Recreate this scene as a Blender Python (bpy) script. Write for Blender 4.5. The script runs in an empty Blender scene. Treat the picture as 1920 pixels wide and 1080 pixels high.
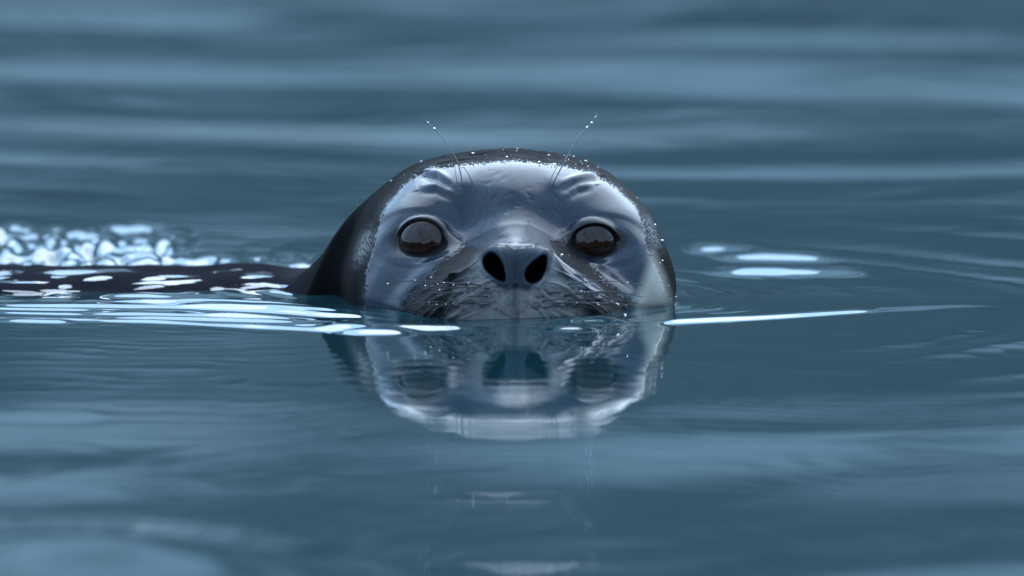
import bpy, math, random
import numpy as np
random.seed(7)
rng = np.random.default_rng(11)
sc = bpy.context.scene
PX = 0.00044                      # metres per photograph pixel at the seal
ELEV = math.radians(4.0)          # how far the lens looks down on the water
DIST = 16.0
CE, SE = math.cos(ELEV), math.sin(ELEV)

# ------------------------------------------------------------------ camera
cam = bpy.data.cameras.new('camera')
cam_ob = bpy.data.objects.new('camera', cam)
sc.collection.objects.link(cam_ob)
cam.sensor_width = 36.0
cam.lens = 36.0 * DIST / (1920 * PX)
cam.clip_start = 0.5
cam.clip_end = 20000
cam_ob.location = (0, -DIST * CE, DIST * SE + 57 * PX / CE)
cam_ob.rotation_euler = (math.pi / 2 - ELEV, 0, 0)
cam.dof.use_dof = True
cam.dof.focus_distance = DIST + 0.09
cam.dof.aperture_fstop = 7.0
sc.camera = cam_ob

# ------------------------------------------------------------------ world
SUN_EL, SUN_AZ = math.radians(46), math.radians(18)      # azimuth from +y towards +x
world = bpy.data.worlds.new('World')
sc.world = world
world.use_nodes = True
nt = world.node_tree
nt.nodes.clear()
wo = nt.nodes.new('ShaderNodeOutputWorld')
bg = nt.nodes.new('ShaderNodeBackground')
bg.inputs['Strength'].default_value = 0.138
sky = nt.nodes.new('ShaderNodeTexSky')
sky.sky_type = 'NISHITA'
sky.sun_disc = False
sky.sun_elevation = SUN_EL
sky.sun_rotation = SUN_AZ
sky.air_density = 1.0
sky.dust_density = 0.6
tc = nt.nodes.new('ShaderNodeTexCoord')
sep = nt.nodes.new('ShaderNodeSeparateXYZ')
nt.links.new(tc.outputs['Generated'], sep.inputs[0])
mapn = nt.nodes.new('ShaderNodeMapping')
mapn.inputs['Scale'].default_value = (1, 1, 2.2)
nt.links.new(tc.outputs['Generated'], mapn.inputs[0])
noi = nt.nodes.new('ShaderNodeTexNoise')
noi.inputs['Scale'].default_value = 2.4
noi.inputs['Detail'].default_value = 5
nt.links.new(mapn.outputs[0], noi.inputs['Vector'])
cr = nt.nodes.new('ShaderNodeValToRGB')
cr.color_ramp.elements[0].position = 0.3
cr.color_ramp.elements[0].color = (5.8, 10.2, 16.4, 1)
cr.color_ramp.elements[1].position = 0.7
cr.color_ramp.elements[1].color = (13.0, 20.0, 28.0, 1)
nt.links.new(noi.outputs['Fac'], cr.inputs[0])
mx = nt.nodes.new('ShaderNodeMixRGB')
mx.inputs['Fac'].default_value = 0.85                     # overcast: cloud over most of the sky
nt.links.new(sky.outputs[0], mx.inputs['Color1'])
nt.links.new(cr.outputs[0], mx.inputs['Color2'])
nt.links.new(mx.outputs[0], bg.inputs['Color'])
nt.links.new(bg.outputs[0], wo.inputs[0])

sun = bpy.data.lights.new('sun', 'SUN')
sun.energy = 1.5
sun.angle = math.radians(68)
sun.color = (1.0, 0.98, 0.95)
sun_ob = bpy.data.objects.new('sun', sun)
sc.collection.objects.link(sun_ob)
sun_ob.rotation_euler = (math.pi / 2 - SUN_EL, 0, math.pi - SUN_AZ)

sc.view_settings.view_transform = 'Standard'
sc.view_settings.look = 'None'
sc.view_settings.gamma = 1.0
sc.view_settings.exposure = 0.0
sc.view_settings.use_curve_mapping = False
try:
    sc.cycles.max_bounces = 8
    sc.cycles.sample_clamp_indirect = 6.0
    sc.cycles.caustics_reflective = False
    sc.cycles.caustics_refractive = False
except Exception:
    pass

# ------------------------------------------------------------------ helpers
def sstep(a, b, x):
    t = np.clip((x - a) / (b - a), 0, 1)
    return t * t * (3 - 2 * t)

def pchip(xk, yk, x):
    xk = np.asarray(xk, float); yk = np.asarray(yk, float)
    h = np.diff(xk); d = np.diff(yk) / h
    m = np.zeros_like(yk)
    for i in range(1, len(xk) - 1):
        if d[i-1] * d[i] > 0:
            w1 = 2*h[i] + h[i-1]; w2 = h[i] + 2*h[i-1]
            m[i] = (w1 + w2) / (w1 / d[i-1] + w2 / d[i])
    m[0] = d[0]; m[-1] = d[-1]
    i = np.clip(np.searchsorted(xk, x) - 1, 0, len(h) - 1)
    t = (x - xk[i]) / h[i]
    return ((1+2*t)*(1-t)**2*yk[i] + t*(1-t)**2*h[i]*m[i] + t*t*(3-2*t)*yk[i+1] + t*t*(t-1)*h[i]*m[i+1])

def seg_dist(px, py, poly, closed=False):
    """distance and signed side to a polyline; arrays of points"""
    best = np.full(px.shape, 1e9); side = np.zeros(px.shape); along = np.zeros(px.shape)
    n = len(poly)
    tot = 0.0
    for i in range(n if closed else n - 1):
        ax, ay = poly[i]; bx, by = poly[(i + 1) % n]
        dx, dy = bx - ax, by - ay
        L2 = dx*dx + dy*dy
        t = np.clip(((px-ax)*dx + (py-ay)*dy) / L2, 0, 1)
        ex = px - (ax + t*dx); ey = py - (ay + t*dy)
        d = np.hypot(ex, ey)
        k = d < best
        best = np.where(k, d, best)
        side = np.where(k, np.sign(dx*ey - dy*ex), side)
        along = np.where(k, tot + t*math.sqrt(L2), along)
        tot += math.sqrt(L2)
    return best, side, along / tot

def in_poly(px, py, poly):
    c = np.zeros(px.shape, bool); n = len(poly)
    for i in range(n):
        x1, y1 = poly[i]; x2, y2 = poly[(i+1) % n]
        if y1 == y2: continue
        k = ((y1 > py) != (y2 > py)) & (px < (x2-x1)*(py-y1)/(y2-y1) + x1)
        c ^= k
    return c

def sdf_poly(px, py, poly):
    d, _, _ = seg_dist(px, py, poly, True)
    return np.where(in_poly(px, py, poly), d, -d)

def vnoise(x, y, seed=0):
    """smooth 2-D value noise, -1..1"""
    r = np.random.default_rng(seed)
    T = r.uniform(-1, 1, (256, 256))
    xi = np.floor(x).astype(int); yi = np.floor(y).astype(int)
    fx = x - xi; fy = y - yi
    fx = fx*fx*fx*(fx*(fx*6-15)+10); fy = fy*fy*fy*(fy*(fy*6-15)+10)
    a = T[xi & 255, yi & 255]; b = T[(xi+1) & 255, yi & 255]
    c = T[xi & 255, (yi+1) & 255]; d = T[(xi+1) & 255, (yi+1) & 255]
    return (a*(1-fx)+b*fx)*(1-fy) + (c*(1-fx)+d*fx)*fy

def grid_mesh(name, V, closed_u=False):
    """V: (rows, cols, 3) grid"""
    n, m = V.shape[:2]
    idx = np.arange(n*m).reshape(n, m)
    if closed_u:
        nx = np.roll(idx, -1, axis=1)
        q = np.stack([idx[:-1], nx[:-1], nx[1:], idx[1:]], -1).reshape(-1, 4)
    else:
        q = np.stack([idx[:-1, :-1], idx[:-1, 1:], idx[1:, 1:], idx[1:, :-1]], -1).reshape(-1, 4)
    me = bpy.data.meshes.new(name)
    me.vertices.add(n*m)
    me.vertices.foreach_set('co', V.reshape(-1).astype(np.float32))
    me.loops.add(q.size)
    me.loops.foreach_set('vertex_index', q.reshape(-1).astype(np.int32))
    me.polygons.add(len(q))
    me.polygons.foreach_set('loop_start', np.arange(0, q.size, 4, dtype=np.int32))
    me.polygons.foreach_set('loop_total', np.full(len(q), 4, np.int32))
    me.update(calc_edges=True)
    me.polygons.foreach_set('use_smooth', np.ones(len(q), bool))
    return me

def link(name, me, mat, parent=None):
    o = bpy.data.objects.new(name, me)
    sc.collection.objects.link(o)
    if mat: me.materials.append(mat)
    if parent is not None: o.parent = parent
    return o

def fattr(me, name, arr):
    a = me.attributes.new(name, 'FLOAT', 'POINT')
    a.data.foreach_set('value', arr.reshape(-1).astype(np.float32))

class NT:
    """small node-tree writer"""
    def __init__(s, name):
        s.mat = bpy.data.materials.new(name); s.mat.use_nodes = True
        s.t = s.mat.node_tree; s.t.nodes.clear()
        s.out = s.t.nodes.new('ShaderNodeOutputMaterial')
        s.b = s.t.nodes.new('ShaderNodeBsdfPrincipled')
        s.t.links.new(s.b.outputs[0], s.out.inputs[0])
    def n(s, kind, **kw):
        nd = s.t.nodes.new(kind)
        for k, v in kw.items():
            if k in nd.inputs: s.set(nd.inputs[k], v)
            else: setattr(nd, k, v)
        return nd
    def set(s, sock, v):
        if isinstance(v, bpy.types.NodeSocket): s.t.links.new(v, sock)
        else: sock.default_value = v
    def p(s, **kw):
        for k, v in kw.items(): s.set(s.b.inputs[k.replace('_', ' ')], v)
    def attr(s, name): return s.n('ShaderNodeAttribute', attribute_name=name).outputs
    def math(s, op, a, b=0.0, clamp=False):
        nd = s.t.nodes.new('ShaderNodeMath'); nd.operation = op; nd.use_clamp = clamp
        s.set(nd.inputs[0], a); s.set(nd.inputs[1], b); return nd.outputs[0]
    def maprange(s, v, a, b, c=0.0, d=1.0):
        nd = s.t.nodes.new('ShaderNodeMapRange'); nd.interpolation_type = 'SMOOTHSTEP'
        for i, x in enumerate((v, a, b, c, d)): s.set(nd.inputs[i], x)
        return nd.outputs[0]
    def mix(s, f, a, b):
        nd = s.t.nodes.new('ShaderNodeMixRGB')
        s.set(nd.inputs[0], f); s.set(nd.inputs[1], a); s.set(nd.inputs[2], b); return nd.outputs[0]
    def noise(s, vec, scale, detail=3.0, rough=0.5):
        nd = s.n('ShaderNodeTexNoise', Scale=scale, Detail=detail, Roughness=rough)
        if vec is not None: s.set(nd.inputs['Vector'], vec)
        return nd.outputs['Fac']
    def vmul(s, v, k):
        nd = s.t.nodes.new('ShaderNodeVectorMath'); nd.operation = 'MULTIPLY'
        s.set(nd.inputs[0], v); nd.inputs[1].default_value = k; return nd.outputs[0]
    def bump(s, h, dist, strength=1.0, normal=None):
        nd = s.n('ShaderNodeBump', Strength=strength, Distance=dist, Height=h)
        if normal is not None: s.set(nd.inputs['Normal'], normal)
        return nd.outputs[0]

def rgb(r, g, b): return (r, g, b, 1.0)

# ------------------------------------------------------------------ hills added out of view for the water and face to reflect
def build_unseen_hills():
    na, nr = 900, 36
    a = np.linspace(0, 2*np.pi, na, endpoint=False)
    A = a[None, :].repeat(nr, 0)
    T = np.linspace(0, 1, nr)[:, None].repeat(na, 1)
    towards_cam = sstep(-0.2, -0.75, np.sin(A))               # added nearer shore behind the lens, raised to darken the face's reflections
    R0 = 1500 - 1150*towards_cam
    depth = 500 - 250*towards_cam
    c, s = np.cos(A), np.sin(A)
    ridge = 0
    for f, w, sd in ((3, 1.0, 1), (7, .55, 2), (15, .3, 3), (31, .22, 4), (63, .16, 5), (120, .10, 6)):
        ridge = ridge + w*vnoise(c*f+50, s*f+50, sd)
    H = (325 + 60*ridge)*(1-towards_cam) + (150 + 75*ridge)*towards_cam
    prof = sstep(0, 1, T)**0.8
    R = R0 + depth*T
    rough = 0
    for f, w, sd in ((20, 1., 7), (45, .5, 8), (100, .3, 9)):
        rough = rough + w*vnoise(c*f+90+T*f*.2, s*f+70+T*f*.2, sd)
    Z = H*prof + 0.06*H*rough*np.sin(np.pi*np.clip(T, 0, 1)) - 6*(T == 0)
    V = np.stack([R*c, R*s, Z], -1)
    me = grid_mesh('unseen_hills', V, closed_u=True)
    m = NT('hill_rock')
    tco = m.n('ShaderNodeTexCoord').outputs['Object']
    n1 = m.noise(m.vmul(tco, (.0035, .0035, .013)), 1.0, 6, .6)
    n2 = m.noise(m.vmul(tco, (.03, .03, .05)), 1.0, 4, .6)
    f = m.math('ADD', m.math('MULTIPLY', n1, .7), m.math('MULTIPLY', n2, .3))
    k = m.maprange(f, .44, .57)
    sy = m.n('ShaderNodeSeparateXYZ'); m.set(sy.inputs[0], tco)
    near = m.maprange(sy.outputs[1], -100, -300)
    col = m.mix(k, rgb(.018, .030, .032), rgb(.18, .208, .21))
    colb = m.mix(k, rgb(.075, .042, .028), rgb(.14, .09, .065))
    m.p(Base_Color=m.mix(near, col, colb), Roughness=.95)
    o = link('unseen_hills', me, m.mat)
    o['kind'] = 'structure'
    return o
build_unseen_hills()

# ------------------------------------------------------------------ the seal's body
MM = 0.001
# rows: t, spine x, spine y, then half sections P0..P6 (x across, z up) from top middle to bottom middle
ST = [
 (0.0,   3,  -1, (0,30),(0,30),(0,30),(0,30),(0,30),(0,30),(0,30)),
 (0.6,   3,   0, (0,47),(9,46),(15,41),(18,31),(17,20),(10,8),(0,4)),
 (1.2,   3,   3, (0,54),(17,53),(28,45),(33,31),(41,12),(34,-8),(0,-14)),
 (2.0,   3,  10, (0,56.5),(23,55.5),(37,47),(48,28),(60,5),(46,-20),(0,-28)),
 (3.0,   3,  30, (0,59),(26,57),(45,46),(63,26),(76,-1),(56,-30),(0,-42)),
 (4.0,   2,  60, (0,63.5),(29,59.5),(53,46),(76,24),(90,-3),(64,-40),(0,-52)),
 (5.0,   0,  86, (0,70),(36,64),(63,51),(91,27),(105,-2),(74,-48),(0,-62)),
 (6.0,  -1, 104, (0,80),(46,75),(82,62),(111,34),(123,0),(84,-55),(0,-70)),
 (7.0,  -1, 127, (0,99),(55,94),(97,75),(123,41),(132,0),(94,-64),(0,-80)),
 (8.0,  -1, 166, (0,115),(61,108),(104,84),(129,46),(136.5,0),(98,-72),(0,-90)),
 (9.0,  -4, 235, (0,123),(65,116),(107,89),(132,49),(139,0),(100,-80),(0,-98)),
 (10.0, -15, 293, (0,121),(64,114),(107,87),(132,47),(140,-4),(100,-90),(0,-108)),
 (11.0,-45, 343, (0,98),(66,92),(116,72),(146,38),(158,-8),(104,-100),(0,-125)),
 (12.0,-100, 388, (0,52),(72,48),(122,30),(152,0),(164,-40),(110,-120),(0,-150)),
 (13.0,-180,420, (0,9),(72,8),(126,-4),(156,-26),(166,-60),(120,-145),(0,-180)),
 (14.0,-300,434, (0,10),(80,9),(140,-5),(172,-32),(182,-72),(130,-165),(0,-205)),
 (15.0,-450,440, (0,9),(86,8.5),(150,-8),(184,-40),(194,-90),(140,-190),(0,-230)),
 (16.0,-700,445, (0,8),(90,7),(155,-12),(190,-50),(200,-100),(140,-205),(0,-245)),
 (17.0,-1050,470,(0,-5),(80,-10),(140,-30),(170,-65),(180,-110),(126,-205),(0,-240)),
 (18.0,-1500,520,(0,-50),(50,-55),(90,-70),(110,-95),(114,-120),(80,-175),(0,-200)),
 (19.0,-1800,560,(0,-105),(6,-105),(10,-108),(12,-112),(12,-118),(8,-122),(0,-124)),
]
tk = np.array([r[0] for r in ST])
tt = np.concatenate([np.linspace(0, 2, 240, endpoint=False)**1.0, np.linspace(2, 8.5, 430, endpoint=False),
                     np.linspace(8.5, 16, 230, endpoint=False), np.linspace(16, 19, 30)])
tt[0] = 0.004
NS = len(tt); M = 640
spx = pchip(tk, [r[1] for r in ST], tt)*MM; spy = pchip(tk, [r[2] for r in ST], tt)*MM
for _ in range(3):
    pass
ctl = np.zeros((NS, 12, 2))
for j in range(7):
    cx = pchip(tk, [r[3+j][0] for r in ST], tt)*MM
    cz = pchip(tk, [r[3+j][1] for r in ST], tt)*MM
    ctl[:, j, 0] = cx; ctl[:, j, 1] = cz
    if 0 < j < 6:
        ctl[:, 12-j, 0] = -cx; ctl[:, 12-j, 1] = cz
# denser columns on the upper half
w = np.interp(np.arange(M)/M, [0, .333, .42, .58, .667, 1], [0, 4.15, 5.1, 6.9, 7.85, 12])
i0 = np.floor(w).astype(int) % 12; f = w - np.floor(w)
Pm, P0_, P1_, P2_ = (ctl[:, (i0+k) % 12, :] for k in (-1, 0, 1, 2))
ff = f[None, :, None]
sec = .5*((2*P0_) + (-Pm+P1_)*ff + (2*Pm-5*P0_+4*P1_-P2_)*ff**2 + (-Pm+3*P0_-3*P1_+P2_)*ff**3)
ker = np.exp(-.5*(np.arange(-14, 15)/7.0)**2); ker /= ker.sum()
sec = sum(kw*np.roll(sec, sh, axis=1) for kw, sh in zip(ker, range(-14, 15)))
kz = np.exp(-.5*(np.arange(-16, 17)/7.0)**2); kz /= kz.sum()
def smooth_rows(a):
    p = np.concatenate([np.repeat(a[:1], 16, 0), a, np.repeat(a[-1:], 16, 0)], 0)
    s_ = sum(kz[i]*p[i:i+len(a)] for i in range(33))
    fade = np.clip(np.arange(len(a))/60.0, 0, 1).reshape(-1, *([1]*(a.ndim-1)))
    return a*(1-fade) + s_*fade
sec = smooth_rows(sec)
spx = smooth_rows(spx); spy = smooth_rows(spy)
tx = np.gradient(spx); ty = np.gradient(spy)
L = np.hypot(tx, ty); tx /= L; ty /= L
kb = np.exp(-.5*(np.arange(-60, 61)/24.0)**2); kb /= kb.sum()
tx = np.convolve(np.pad(tx, 60, mode='edge'), kb, 'valid'); ty = np.convolve(np.pad(ty, 60, mode='edge'), kb, 'valid')
L = np.hypot(tx, ty); tx /= L; ty /= L
tx[:260] = 0; ty[:260] = 1
# across-vector is the tangent turned to the right
ax_, ay_ = ty, -tx
arc = np.concatenate([[0], np.cumsum(np.hypot(np.diff(spx), np.diff(spy)))])
BX = spx[:, None] + ax_[:, None]*sec[..., 0]
BY = spy[:, None] + ay_[:, None]*sec[..., 0]
BZ = sec[..., 1]
# muzzle front: bow the section rings backwards away from the middle
front = sstep(.05, 0.0, BY)
V = np.stack([BX, BY, BZ], -1)

def grid_normals(V):
    du = np.roll(V, -1, 1) - np.roll(V, 1, 1)
    dv = np.gradient(V, axis=0)
    n = np.cross(dv, du)
    n /= np.linalg.norm(n, axis=-1, keepdims=True) + 1e-12
    return n
N = grid_normals(V)
if N[400, 0, 2] < 0: N = -N
def to_px(V):
    return 960 + V[..., 0]/PX, 597 - (V[..., 2]*CE + V[..., 1]*SE)/PX
qx, qy = to_px(V)
infront = (V[..., 1] < 0.30) & (N[..., 1] < 0.35) & (V[..., 2] > -0.03)
fm = infront.astype(float)
disp = np.zeros(qx.shape)

def gauss(cx, cy, sx, sy, rot=0.0):
    c, s_ = math.cos(rot), math.sin(rot)
    u = (qx-cx)*c + (qy-cy)*s_; v = -(qx-cx)*s_ + (qy-cy)*c
    return np.exp(-.5*((u/sx)**2 + (v/sy)**2))
def ridge(poly, sig, taper=True):
    d, sd, al = seg_dist(qx, qy, poly)
    e = np.exp(-.5*(d/sig)**2)
    if taper: e = e*np.sin(np.pi*np.clip(al, .02, .98))**.6
    return e, d*sd/sig
EYES = [(786, 447, 51, 29, math.radians(-7)), (1120, 449, 52, 28, math.radians(7))]
NOST = [(929, 503, 29, 15.5, math.radians(56)), (1007, 504, 29, 15.5, math.radians(-57))]
# broad face shape
disp += -12.5*gauss(858, 400, 44, 36) - 12.5*gauss(1078, 398, 44, 36)       # hollows above the inner eye corners
disp += -4.5*gauss(786, 450, 85, 62) - 4.5*gauss(1121, 450, 85, 62)
disp += 3.0*gauss(786, 392, 60, 16, -.15) + 3.0*gauss(1121, 392, 60, 16, .15) + 2.5*gauss(967, 420, 26, 60)
disp += 2.5*gauss(960, 360, 40, 60)
disp += 3.0*gauss(967, 447, 46, 22)                                        # bridge above the nose
disp += 2.2*gauss(728, 520, 30, 60) + 2.2*gauss(1192, 520, 30, 60)         # cheeks
disp += 2.6*gauss(872, 341, 15, 12) + 2.6*gauss(1040, 340, 15, 12)         # brow warts
for poly, hgt in (([(784, 322), (818, 325), (846, 341)], 3.0), ([(783, 352), (814, 346), (848, 357)], 2.2),
                  ([(1050, 346), (1075, 335), (1100, 329), (1130, 326)], 3.2), ([(1070, 353), (1086, 343), (1117, 340)], 2.8)):
    e, sg = ridge(poly, 5.0)
    up = sg if poly[0][0] < 960 else sg
    disp += hgt*e*(-1.2*up)                                                # a fold: raised above, sunk below
# eye bags and lid folds
for cx, cy, a, b, rot in EYES:
    sgn = -1 if cx < 960 else 1
    for k, hgt in ((1.55, .55),):
        c, s_ = math.cos(rot), math.sin(rot)
        u = (qx-cx)*c + (qy-cy)*s_; v = -(qx-cx)*s_ + (qy-cy)*c
        ee = np.hypot(u/a, v/b)
        disp += hgt*np.exp(-.5*((ee-k+.12*np.sin(u/23.0))/.13)**2)*sstep(-.1, .7, v/b)*sstep(1.3, .2, np.abs(u)/a)
# the fold where the cheek meets the whisker pad
for poly, hh in (([(862, 448), (835, 480), (795, 520), (765, 560), (756, 600)], 2.4), ([(1060, 440), (1092, 480), (1130, 522), (1165, 556), (1190, 600)], 2.4)):
    e, sg = ridge(poly, 11, False)
    e = e*sstep(444, 490, qy)
    disp += hh*e*sg*(1 if poly[0][0] < 960 else -1)
disp += 4.0*gauss(850, 555, 55, 38, -.5) + 4.0*gauss(1085, 553, 55, 38, .5)  # whisker pads
# nose pad
disp += 1.2*gauss(903, 500, 16, 36, -.3) + 1.2*gauss(1034, 500, 16, 36, .3)
disp += 2.2*gauss(925, 470, 20, 10) + 2.2*gauss(1010, 470, 20, 10) - 1.2*gauss(967, 470, 14, 16)
e, sg = ridge([(967, 470), (967, 545)], 5); disp += -2.0*e
for pl_ in ([(946, 522), (943, 560)], [(991, 524), (995, 560)]):
    e, sg = ridge(pl_, 3.5); disp += -1.6*e
e, sg = ridge([(967, 540), (967, 600)], 4, False); disp += -3.6*e
# tufts of wet fur on the whisker pads
for k in range(170):
    sgn = -1 if k % 2 else 1
    cx = 967 + sgn*random.uniform(45, 185); cy = random.uniform(500, 600)
    if cy < 455 + abs(cx-967)*.5 or (abs(cx-967) < 85 and random.random() < .7): continue
    ang = math.radians(random.uniform(25, 55))
    ln = random.uniform(10, 26)
    dx, dy = sgn*math.cos(ang)*ln, math.sin(ang)*ln*.8
    disp += random.uniform(.5, 1.5)*gauss(cx, cy, ln*.7, random.uniform(1.6, 3.0), math.atan2(dy, dx))
# small pits and bumps on the forehead
for k in range(60):
    disp += random.uniform(-.35, .2)*gauss(random.uniform(880, 1060), random.uniform(315, 420), random.uniform(3, 7), random.uniform(1.5, 3), random.uniform(-.6, .6))
black = np.zeros(qx.shape)
lidrim = np.zeros(qx.shape)
eye_pts = []; eye_fields = []
for cx, cy, a, b, rot in EYES:
    c, s_ = math.cos(rot), math.sin(rot)
    u = (qx-cx)*c + (qy-cy)*s_; v = -(qx-cx)*s_ + (qy-cy)*c
    ee = np.hypot(u/a, v/b)
    k = np.argmin(np.where(infront, ee, 9)); ij = np.unravel_index(k, ee.shape)
    eye_pts.append((V[ij].copy(), N[ij].copy(), disp[ij]))
    disp = disp*sstep(.75, 1.6, ee) + (1-sstep(.75, 1.6, ee))*disp[ij]
    disp += 1.0*np.exp(-.5*((ee-1.2)/.16)**2)*(.45 + 1.3*sstep(0.2, -.8, v/b))
    eye_fields.append((ee, u/a, v/b))
    black = np.maximum(black, sstep(1.36, 1.14, ee + .2*sstep(-.6, .5, v/b)))
nost = np.zeros(qx.shape)
for k in range(34):                                          # whisker follicles
    sgn = -1 if k % 2 else 1
    fx_, fy_ = 967 + sgn*random.uniform(30, 120), random.uniform(535, 585)
    sp = gauss(fx_, fy_, random.uniform(2.2, 4.5), random.uniform(1.6, 2.6), sgn*.4)
    black = np.maximum(black, .5*sp); disp += -.5*sp
for cx, cy, a, b, rot in NOST:
    c, s_ = math.cos(rot), math.sin(rot)
    u = (qx-cx)*c + (qy-cy)*s_; v = -(qx-cx)*s_ + (qy-cy)*c
    b2 = b*(1 - .35*np.clip(u/a, -1, 1))                     # wide above, pointed below
    ee = np.hypot(u/a, v/b2)
    disp += 1.1*np.exp(-.5*((ee-1.25)/.16)**2)
    disp += -20*sstep(1.05, .72, ee)
    nost = np.maximum(nost, sstep(1.12, .98, ee))
disp *= fm

# wet film over the face: signed distance (mm) inside its outline
OUT = [(690, 640), (681, 560), (686, 500), (700, 430), (722, 380), (760, 338), (810, 312), (880, 306), (960, 304), (1060, 309),
       (1110, 318), (1160, 347), (1196, 382), (1212, 425), (1222, 470), (1240, 520), (1256, 556), (1262, 640)]
MUZ = [(866, 447), (884, 455), (898, 470), (930, 466), (967, 470), (1005, 466), (1036, 474), (1050, 500), (1062, 530), (1085, 546), (1110, 558), (1140, 562),
       (1128, 540), (1098, 508), (1066, 482), (1040, 462), (1034, 438), (1058, 438), (1082, 458), (1108, 492), (1140, 532), (1176, 566), (1190, 640),
       (752, 640), (757, 575), (772, 548), (802, 515), (838, 474)]
film = np.minimum(sdf_poly(qx, qy, OUT), -sdf_poly(qx, qy, MUZ))*PX*1000
film = np.where(infront | ((V[..., 1] < .30) & (N[..., 1] < .5)), film, -12.0)
def back_film(V):
    sx_, sv_ = V[..., 0], V[..., 2] + V[..., 1]*SE
    best = np.full(sx_.shape, -4.0)
    rb = random.Random(3)
    for q in range(95):
        cx, cv = rb.uniform(-.75, -.17), rb.uniform(.012, .040)
        a_ = math.exp(rb.gauss(-4.35, .6)); b_ = rb.uniform(.0006, .0016)
        sl = rb.uniform(-.02, .10)
        u = (sx_-cx)/a_; v = (sv_-cv-(sx_-cx)*sl)/b_
        m_ = np.abs(u) < 2.5
        best[m_] = np.maximum(best[m_], 2.5*(1-np.hypot(u[m_], v[m_])))
    return best
backwet = sstep(-.14, -.20, V[..., 0])*sstep(.25, .3, V[..., 1])
film = film*(1-backwet) + backwet*back_film(V)
disp += .5*sstep(-.3, 1.6, film)*fm
# the drowned back: lumps of running water on the skin
lump = vnoise(V[..., 0]*18+3, V[..., 1]*16+9, 31) + .5*vnoise(V[..., 0]*42, V[..., 1]*34, 32)
disp += backwet*(2.6*lump)
# crown: damp fur in low ripples
crown = sstep(.17, .2, V[..., 1])*sstep(.09, .11, V[..., 2])*(1-backwet)
disp += crown*.7*vnoise(V[..., 0]*120, V[..., 1]*150, 33)
V2 = V + N*(disp*MM)[..., None]
V2[0] = V2[1].mean(0)
RE = .0240
eye_centres = []
for (p, n, dd), (ee, un, vn) in zip(eye_pts, eye_fields):
    out = n*np.array([1, 1, .3])*.45 + np.array([0, -1, .0])*.55; out /= np.linalg.norm(out)
    c = p + n*dd*MM + out*.0042 + np.array([0, 0, -.0010]) - out*RE
    eye_centres.append(c)
    d = V2 - c; r = np.linalg.norm(d, axis=-1)
    reach = (ee < 2.2) & infront
    lid = RE + (.0009 + .0016*sstep(.2, -.7, vn))*sstep(2.0, 1.05, ee)
    k = .0025                                                # smooth maximum: the lids lie over the ball
    rr = .5*(r + lid + np.sqrt((r-lid)**2 + k*k)) - .5*k*sstep(1.4, 2.0, ee)
    rr = np.maximum(rr, lid)
    rr = np.where(ee < 1.02, (RE - .004) + (rr-(RE-.004))*sstep(.93, 1.02, ee), rr)
    w_ = sstep(2.2, 1.9, ee)*reach
    rr = r + (rr - r)*w_
    V2 = c + d*(rr/(r+1e-9))[..., None]
pale = np.zeros(qx.shape)
lower = sdf_poly(qx, qy, [(880, 505), (892, 480), (1042, 480), (1056, 510), (1085, 560), (1110, 640), (835, 640), (850, 560)])
pad = sstep(-6, 6, sdf_poly(qx, qy, [(903, 482), (922, 468), (967, 476), (1013, 468), (1034, 482), (1030, 505), (1002, 536), (985, 545), (967, 541), (950, 545), (934, 536), (907, 505)]))*fm
pale = np.maximum(pale, .95*sstep(-14, 18, lower)*fm)
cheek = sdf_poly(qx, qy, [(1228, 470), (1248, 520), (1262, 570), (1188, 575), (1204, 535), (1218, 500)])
cheek_reflection = sstep(-14, 14, cheek)*fm  # warm reflection on the right cheek, painted into the coat colour
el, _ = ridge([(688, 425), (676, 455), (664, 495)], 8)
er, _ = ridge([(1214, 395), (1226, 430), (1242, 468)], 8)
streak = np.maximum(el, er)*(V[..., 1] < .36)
body_me = grid_mesh('body', V2, closed_u=True)
fattr(body_me, 'film', film); fattr(body_me, 'pale', pale); fattr(body_me, 'cheek_reflection', cheek_reflection)
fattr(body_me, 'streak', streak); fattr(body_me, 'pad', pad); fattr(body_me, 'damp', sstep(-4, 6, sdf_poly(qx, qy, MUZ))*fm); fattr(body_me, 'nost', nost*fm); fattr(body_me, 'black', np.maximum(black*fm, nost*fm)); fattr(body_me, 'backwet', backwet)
th = np.arange(M)/M
flow = np.stack([np.broadcast_to(th[None, :]*8, qx.shape), np.broadcast_to(arc[:, None]*10, qx.shape), V[..., 2]*0], -1)
fa = body_me.attributes.new('flow', 'FLOAT_VECTOR', 'POINT')
fa.data.foreach_set('vector', flow.reshape(-1).astype(np.float32))

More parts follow.
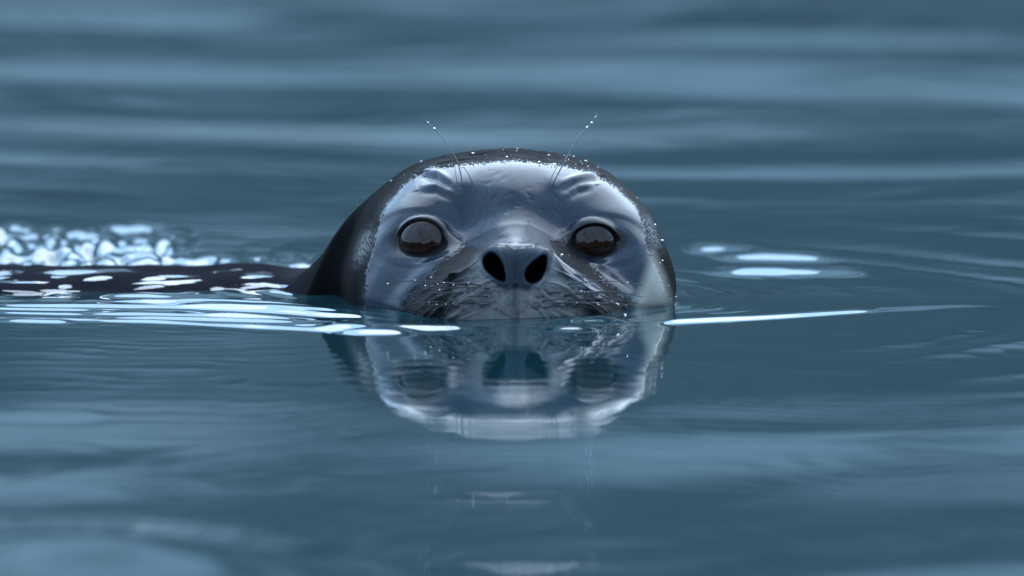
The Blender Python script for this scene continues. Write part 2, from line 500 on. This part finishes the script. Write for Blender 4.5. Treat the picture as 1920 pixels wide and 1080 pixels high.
def skin_material():
    m = NT('seal_coat')
    tco = m.n('ShaderNodeTexCoord').outputs['Object']
    fl = m.attr('flow')[1]
    A = lambda k: m.attr(k)[2]
    edge = m.noise(m.vmul(fl, (60, 14, 1)), 1.0, 3, .6)
    edge2 = m.noise(tco, 260, 5, .65)
    calm = m.math('SUBTRACT', 1.0, m.math('MULTIPLY', A('backwet'), .85))
    d = m.math('ADD', A('film'), m.math('MULTIPLY', calm, m.math('MULTIPLY', m.math('SUBTRACT', edge, .5), 12.0)))
    d = m.math('ADD', d, m.math('MULTIPLY', calm, m.math('MULTIPLY', m.math('SUBTRACT', edge2, .5), 13.0)))
    wet = m.maprange(d, -.25, .25)
    strand = m.noise(m.vmul(fl, (46, 8, 1)), 1.0, 5, .7)
    blot = m.noise(tco, 34, 4, .55)
    blot2 = m.noise(tco, 120, 3, .6)
    grey = m.mix(m.maprange(m.math('ADD', m.math('MULTIPLY', blot, .6), m.math('MULTIPLY', strand, .4)), .38, .62), rgb(.005, .009, .018), rgb(.014, .023, .040))
    dark = m.mix(strand, rgb(.002, .002, .0025), rgb(.015, .0145, .015))
    base = m.mix(wet, dark, grey)
    pl = m.math('MULTIPLY', A('pale'), m.maprange(m.math('ADD', m.math('MULTIPLY', blot2, .6), m.math('MULTIPLY', blot, .4)), .24, .52))
    base = m.mix(pl, base, rgb(.26, .245, .24))
    base = m.mix(m.math('MULTIPLY', A('cheek_reflection'), .8), base, rgb(.42, .38, .31))
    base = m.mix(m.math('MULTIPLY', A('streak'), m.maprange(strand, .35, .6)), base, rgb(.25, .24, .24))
    base = m.mix(A('backwet'), base, rgb(.007, .007, .011))
    base = m.mix(A('pad'), base, rgb(.055, .066, .085))
    base = m.mix(A('black'), base, rgb(.004, .004, .005))
    rough = m.mix(wet, m.mix(A('damp'), rgb(.6, .6, .6), rgb(.36, .36, .36)), rgb(.24, .24, .24))
    rough = m.mix(m.math('MULTIPLY', wet, A('backwet')), rough, rgb(.06, .06, .06))
    rough = m.mix(A('pad'), rough, rgb(.33, .33, .33))
    rough = m.mix(A('nost'), rough, rgb(1, 1, 1))
    spec = m.math('MULTIPLY', m.math('SUBTRACT', 1.0, A('nost')), m.mix(wet, m.mix(A('damp'), m.mix(A('backwet'), m.mix(m.maprange(A('film'), -9.0, 0.0), rgb(.02, .02, .02), rgb(.10, .10, .10)), rgb(.005, .005, .005)), rgb(.15, .15, .15)), rgb(.05, .05, .05)))
    fur_h = m.math('MULTIPLY', strand, m.math('SUBTRACT', 1.0, m.math('MULTIPLY', wet, .76)))
    film_h = m.math('ADD', m.math('MULTIPLY', wet, .18), m.math('MULTIPLY', m.noise(m.vmul(fl, (85, 18, 1)), 1.0, 4, .65), .5))
    leather = m.n('ShaderNodeTexVoronoi', Scale=520.0); m.set(leather.inputs['Vector'], tco)
    film_h = m.math('ADD', film_h, m.math('MULTIPLY', A('pad'), m.math('MULTIPLY', leather.outputs['Distance'], .35)))
    nrm = m.bump(m.math('ADD', fur_h, film_h), .0017)
    m.p(Base_Color=base, Roughness=rough, IOR=1.38, Normal=nrm, Specular_IOR_Level=spec)
    m.p(Coat_Weight=wet, Coat_Roughness=m.mix(A('backwet'), m.mix(m.maprange(blot, .35, .65), rgb(.11, .11, .11), rgb(.24, .24, .24)), rgb(.02, .02, .02)), Coat_IOR=1.28)
    return m.mat

seal = bpy.data.objects.new('seal', None)
sc.collection.objects.link(seal)
seal.empty_display_size = .05
seal['label'] = 'dark grey wet seal with its head raised above calm blue water'
seal['category'] = 'seal'
body = link('body', body_me, skin_material(), seal)

# eyes
me_ = NT('eye_dark'); me_.p(Base_Color=rgb(.012, .0038, .0024), Roughness=.005, IOR=1.34)
def uv_sphere(r, nu=64, nv=40):
    a = np.linspace(0, 2*np.pi, nu, endpoint=False); b = np.linspace(1e-3, np.pi-1e-3, nv)
    B, A = np.meshgrid(b, a, indexing='ij')
    return np.stack([r*np.sin(B)*np.cos(A), r*np.sin(B)*np.sin(A), r*np.cos(B)], -1)
for c in eye_centres:
    e = link('eye', grid_mesh('eye', uv_sphere(RE, 96, 64), True), me_.mat, seal)
    e.location = c

# whiskers
wm = NT('whisker_hair'); wm.p(Base_Color=rgb(.28, .27, .26), Roughness=.3)
wd = NT('dark_whisker'); wd.p(Base_Color=rgb(.010, .009, .009), Roughness=.35)
dm = NT('water_drop'); dm.p(Base_Color=rgb(.9, .95, 1), Roughness=0.0, IOR=1.33); dm.p(Transmission_Weight=1.0)
def tube(pts, r0, r1, nseg=26, k=7):
    pts = np.array(pts, float)
    t = np.linspace(0, len(pts)-1, nseg)
    C = np.stack([pchip(np.arange(len(pts)), pts[:, j], t) for j in range(3)], -1)
    T = np.gradient(C, axis=0); T /= np.linalg.norm(T, axis=1, keepdims=True)
    up = np.array([0, 1.0, 0]); A = np.cross(T, up); A /= np.linalg.norm(A, axis=1, keepdims=True)+1e-9
    B = np.cross(T, A)
    r = np.linspace(r0, r1, nseg)
    a = np.linspace(0, 2*np.pi, k, endpoint=False)
    return C[:, None] + r[:, None, None]*(np.cos(a)[None, :, None]*A[:, None] + np.sin(a)[None, :, None]*B[:, None]), C
q2x, q2y = to_px(V2)
surf_ok = infront & (N[..., 1] < .2)
def surface_at(px, py):
    d = np.where(surf_ok, (q2x-px)**2 + (q2y-py)**2, 1e9)
    ij = np.unravel_index(np.argmin(d), d.shape)
    return V2[ij]
def at_depth(px, py, y):
    return np.array([(px-960)*PX, y, ((597-py)*PX - y*SE)/CE])
drop_me = grid_mesh('droplet', uv_sphere(1.0, 14, 9), True); drop_me.materials.append(dm.mat)
def whisker(path, dys, r0, r1, drops, mat, bury=.003):
    root = surface_at(*path[0])
    pts = [root + np.array([0, bury, -bury*.5])]
    for (px, py), dy in zip(path, dys):
        pts.append(at_depth(px, py, root[1] + dy) if dy or len(pts) > 1 else root)
    g, C = tube(pts, r0, r1)
    w_ = link('whisker', grid_mesh('whisker', g, True), mat, seal)
    for s_, r in drops:
        dob = bpy.data.objects.new('droplet', drop_me); sc.collection.objects.link(dob)
        k = s_*(len(C)-1); i = int(k); c = C[i] + (C[min(i+1, len(C)-1)]-C[i])*(k-i)
        dob.location = c; dob.scale = (r, r, r*1.15); dob.parent = w_
    return w_
whisker([(868, 345), (858, 305), (830, 258), (797, 224)], [0, -.008, -.014, -.018], .0007, .0003, [(.97, .0008), (.88, .0011), (.52, .0006)], wm.mat)
whisker([(884, 342), (876, 322), (868, 312)], [0, -.004, -.006], .0004, .0002, [], wd.mat)
whisker([(856, 340), (852, 315), (845, 290)], [0, -.006, -.01], .0004, .00015, [], wm.mat)
whisker([(1038, 342), (1060, 300), (1090, 250), (1113, 226), (1122, 210)], [0, -.008, -.014, -.018, -.02], .0007, .0003,
        [(.90, .0008), (.77, .0012), (.69, .0012), (.46, .0006), (.42, .0007)], wm.mat)
whisker([(1030, 340), (1045, 312), (1056, 297)], [0, -.005, -.008], .0004, .0002, [], wm.mat)
for sgn, rows in ((-1, 16), (1, 16)):
    for k in range(rows):
        ox = 967 + sgn*random.uniform(50, 130); oy = random.uniform(528, 580)
        ln = random.uniform(50, 150)
        sag = random.uniform(-4, 34)
        path = [(ox, oy), (ox+sgn*ln*.5, oy-6+sag*.2), (ox+sgn*ln, oy+sag)]
        nd = random.choice((0, 1, 2))
        whisker(path, [0, -.012, -.012], .0007, .0002, [(random.uniform(.3, .95), random.uniform(.0006, .0009)) for _ in range(nd)], wd.mat)

# beads of water on the crown and the film's ragged edge: one part, nobody could count them
def beads():
    base = uv_sphere(1.0, 8, 6)
    nv_, mv = base.shape[:2]
    idx = np.arange(nv_*mv).reshape(nv_, mv); nx = np.roll(idx, -1, 1)
    quad = np.stack([idx[:-1], nx[:-1], nx[1:], idx[1:]], -1).reshape(-1, 4)
    VV, FF = [], []
    cand = np.argwhere(surf_ok & (film < -.3) & (film > -14) & (N[..., 1] < .1) & (V[..., 2] > .004))
    wts = []
    for i, j in cand:
        x, y = q2x[i, j], q2y[i, j]
        if y < 315 and 820 < x < 1170: wts.append(2.6 if x > 1020 else 1.0)
        elif 740 < x < 1180 and y > 460: wts.append(.10 if abs(x-967) > 85 else 0)
        elif x > 1150: wts.append(.18)
        elif x < 800 and y < 380: wts.append(.15)
        else: wts.append(0)
    wts = np.array(wts); wts = wts/wts.sum()
    pick = rng.choice(len(cand), 75, p=wts)
    for n_, k in enumerate(pick):
        i, j = cand[k]; r = min(.0012, math.exp(random.gauss(-7.75, .5)))
        p = V2[i, j] + N[i, j]*r*.2
        sx = random.uniform(1, 1.9)
        VV.append(base.reshape(-1, 3)*np.array([r*sx, r, r*.8]) + p); FF.append(quad + n_*nv_*mv)
    VV = np.concatenate(VV); FF = np.concatenate(FF)
    me = bpy.data.meshes.new('water_beads'); me.from_pydata(VV.tolist(), [], FF.tolist())
    me.polygons.foreach_set('use_smooth', np.ones(len(me.polygons), bool))
    o = link('water_beads', me, dm.mat, seal); o['kind'] = 'stuff'
beads()

# ------------------------------------------------------------------ the sea
def axis(fine, inner, step, step2, far, grow):
    a = list(np.arange(0, fine, step)); s_ = step
    while a[-1] < inner:
        s_ = min(s_*1.06, step2); a.append(a[-1] + s_)
    while a[-1] < far:
        s_ *= grow; a.append(a[-1] + s_)
    return a
xp = axis(.46, 1.0, .0028, .008, 4000, 1.13)
gx = np.array([-v for v in xp[:0:-1]] + xp)
yp = axis(.62, 11.0, .0035, .016, 4000, 1.13)
yn = axis(.45, 5.5, .0035, .012, 4000, 1.13)
gy = np.array([-v for v in yn[:0:-1]] + yp)
X, Y = np.meshgrid(gx, gy)

# outline of the head at the water for the meniscus
side_r, side_l = [], []
for i in range(0, NS, 12):
    if BZ[i].max() < .012 or BY[i, 0] < -.0005: continue
    row = V2[i]; up = row[:, 2] > 0.0
    if not up.any(): continue
    r_ = row[:M//2][row[:M//2, 2] > 0]; l_ = row[M//2:][row[M//2:, 2] > 0]
    if len(r_) and len(l_):
        side_r.append(r_[-1, :2]); side_l.append(l_[0, :2])
outline = [tuple(p) for p in side_r] + [tuple(p) for p in side_l[::-1]]

def water_height(X, Y):
    near = np.exp(-((X/3.5)**2)) * sstep(14, 9, Y) * sstep(-8, -5, Y)
    h = np.zeros(X.shape)
    wx = X + .25*vnoise(X*1.1+5, Y*.45+3, 41); wy = Y + .38*vnoise(X*1.3+15, Y*.5+8, 42) + .12*vnoise(X*3.1+5, Y*.9+2, 43)
    # long low swell behind the seal
    back = sstep(.35, 1.6, Y)
    for lam, sl, ang, sd in ((3.6, .014, .06, 11), (2.1, .018, .10, 1), (1.25, .015, -.16, 2), (.78, .012, .22, 3), (.47, .013, -.3, 4), (.3, .005, .12, 5), (.6, .010, 1.1, 12), (.95, .012, -1.2, 13)):
        k = 2*math.pi/lam
        env = .6 + .6*vnoise(X*.9+sd*7, Y*.5+sd*3, 50+sd)
        h += back*env*(sl/k)*np.sin(k*(wy*math.cos(ang) + wx*math.sin(ang)) + sd*1.7)
    # quiet water in front
    frn = sstep(-.5, -1.9, Y)
    for lam, sl, ang, sd in ((2.6, .018, .05, 10), (1.5, .018, .12, 6), (.8, .011, -.2, 7), (.42, .004, .3, 8), (.24, .001, -.1, 9)):
        k = 2*math.pi/lam
        env = .5 + .7*vnoise(X*1.1+sd*5, Y*.7+sd*2, 60+sd)
        h += frn*env*(sl/k)*np.sin(k*(wy*math.cos(ang) + wx*math.sin(ang)) + sd*2.1)
    h += sstep(-.2, -.5, Y)*sstep(-3.5, -2, Y)*(.007/(2*math.pi/.07))*np.sin(2*math.pi/.07*(Y + .16*vnoise(X*3.5, Y*2.5, 44) + .05*vnoise(X*11, Y*6, 46)))*(.5+.8*vnoise(X*4+9, Y*3, 45))
    # rings running out from the head
    r = np.hypot(X-.02, (Y-.15)*.62)
    for lam, sl, r0, wd_ in ((.075, .016, .40, .09), (.05, .008, .31, .06), (.11, .008, .62, .15)):
        k = 2*math.pi/lam
        h += (sl/k)*np.sin(k*r + 2*vnoise(X*4, Y*3, 71))*np.exp(-.5*((r-r0)/wd_)**2)*sstep(.2, .42, X)
    # bow wave: a low V of ripples ahead of the muzzle
    yc = np.interp(X, [-1.2, -.45, -.30, -.15, -.06, .0, .06, .115, .2, .3, .6, 1.2], [.25, .04, -.005, -.10, -.12, -.10, -.085, -.065, .0, .09, .30, .7])
    yc = yc + .006*vnoise(X*14+4, Y*0, 81)
    def rip(off, A, sg, x0, x1, soft=.03):
        u = (Y - yc - off)/sg
        return A*np.exp(-.5*u*u)*sstep(x0, x0+soft, X)*sstep(x1, x1-soft, X)
    wv = .03 + .06*np.exp(-((X-.05)/.07)**2)
    h += .0012*sstep(-1, 1, (Y-yc)/wv)*np.exp(-(X/.34)**4)*sstep(.45, .2, Y)
    h += rip(0, .0021, .0105, .11, .31, .03)*(1 - .5*sstep(.12, .31, X))   # long thin line on the right
    h += rip(-.012, .0042, .017, -.17, -.02, .03)                    # left of the chin
    h += rip(-.055, .0030, .015, -.15, -.07, .03)
    h += rip(.04, .0046, .018, .02, .10, .03) + rip(-.035, .0034, .016, .015, .075, .025)
    rl = random.Random(5)
    for q in range(26):
        off = rl.uniform(-.05, .20); ln_ = rl.uniform(.06, .26); x0 = rl.uniform(-.5, -.10); sg = rl.uniform(.006, .010)
        x1 = min(x0+ln_, -.085)
        if x1 - x0 < .02: continue
        u = (Y - yc - off - .012*vnoise(X*8+q*3.3, Y*0, 83) - (X-x0)*rl.uniform(-.15, .15))/sg
        h += sg*rl.uniform(.11, .17)*np.exp(-.5*u*u)*sstep(x0, x0+.4*ln_, X)*sstep(x1, x1-.25*ln_, X)
    h += rip(.16, .0036, .022, -.30, -.09, .05)*(.7+.5*vnoise(X*10, Y*4, 84))
    # chop where the back breaks the surface
    chop = sstep(-.10, -.2, X)*sstep(.10, .2, Y)*sstep(1.0, .6, Y)*sstep(-1.6, -.8, X)
    h += chop*(.0012*vnoise(X*22, Y*14, 85) + .0006*vnoise(X*45, Y*26, 86))
    # tumbling wake behind the shoulder
    wake = sstep(-.28, -.36, X + .05*vnoise(Y*6, X*6, 87))*sstep(.45, .6, Y)*sstep(1.12, .95, Y + .10*vnoise(X*9, Y*2, 88))*sstep(-1.8, -.9, X)
    rw = random.Random(9)
    box = (X < -.05) & (X > -1.0) & (Y > .3) & (Y < 1.3)
    bx_, by_ = X[box], Y[box]; add = np.zeros(bx_.shape)
    for q in range(860):
        cx = -.295 - abs(rw.gauss(0, .13)); cy = .77 + rw.gauss(0, .12) - (cx+.36)*.5
        if q > 740: cx = rw.uniform(-.40, -.15); cy = rw.uniform(.48, .72)
        sx = math.exp(rw.gauss(-5.35, .5)); sy = rw.uniform(.010, .030)
        amp = sy*rw.uniform(.04, .15)*rw.choice((1, 1, -1))*(.6 if q > 740 else 1)
        k = (np.abs(bx_-cx) < 4*sx) & (np.abs(by_-cy) < 4*sy)
        add[k] += amp*np.exp(-.5*(((bx_[k]-cx)/sx)**2 + ((by_[k]-cy)/sy)**2))
    h[box] += .014*np.tanh(add/.014)
    # two lone ripples beyond the right cheek
    for cx, cy, L_, A, tilt in ((.185, .82, .030, .0028, -.5), (.226, .73, .042, .0030, -.25), (.232, .555, .056, .0031, .0)):
        u = (X-cx)/L_; v = (Y-cy-(X-cx)*tilt)/.028
        h += A*np.exp(-u**4)*np.exp(-.5*v*v)*(1.05+.25*vnoise(X*45, Y*9, 92))
    # low swells rolling in front
    for cx, cy, L_, sg, A, tilt in ((-.27, -2.35, .14, .14, .0062, -.6), (-.30, -2.2, .12, .12, .005, -.5), (.25, -1.25, .22, .10, .0016, .3), (-.36, -1.6, .14, .12, .004, .5)):
        u = (X-cx)/L_; v = (Y-cy-(X-cx)*tilt)/sg
        h += A*np.exp(-u*u)*np.exp(-.5*v*v)
    h *= near
    # water clings to the skin
    loc = (np.abs(X) < .75) & (Y > -.25) & (Y < .8)
    d, _, _ = seg_dist(X[loc], Y[loc], outline, True)
    ins = in_poly(X[loc], Y[loc], outline)
    d = np.where(ins, 0, d)
    hl = h[loc]
    hl = hl*(1 - .6*np.exp(-d/.01)) + .0020*np.exp(-d/.006) - .0035*np.exp(-((X[loc]+.045)/.07)**2 - ((Y[loc]-.0)/.06)**2) + .00035*np.sin(2*math.pi*d/.032)*np.exp(-d/.07)*(.6+.6*vnoise(X[loc]*18, Y[loc]*18, 91))
    h[loc] = hl
    return h
Z = water_height(X, Y)
water_me = grid_mesh('water', np.stack([X, Y, Z], -1))
wmat = NT('sea_water')
g = wmat.n('ShaderNodeTexCoord').outputs['Object']
n1 = wmat.noise(wmat.vmul(g, (3.0, 4.5, 1)), 1.0, 3, .5)
n2 = wmat.noise(wmat.vmul(g, (14, 22, 1)), 1.0, 2, .5)
hh = wmat.math('ADD', n1, wmat.math('MULTIPLY', n2, .03))
wmat.p(Base_Color=rgb(.008, .034, .041), Roughness=.015, IOR=1.333, Normal=wmat.bump(hh, .0006))
water = link('water', water_me, wmat.mat)
water['kind'] = 'structure'
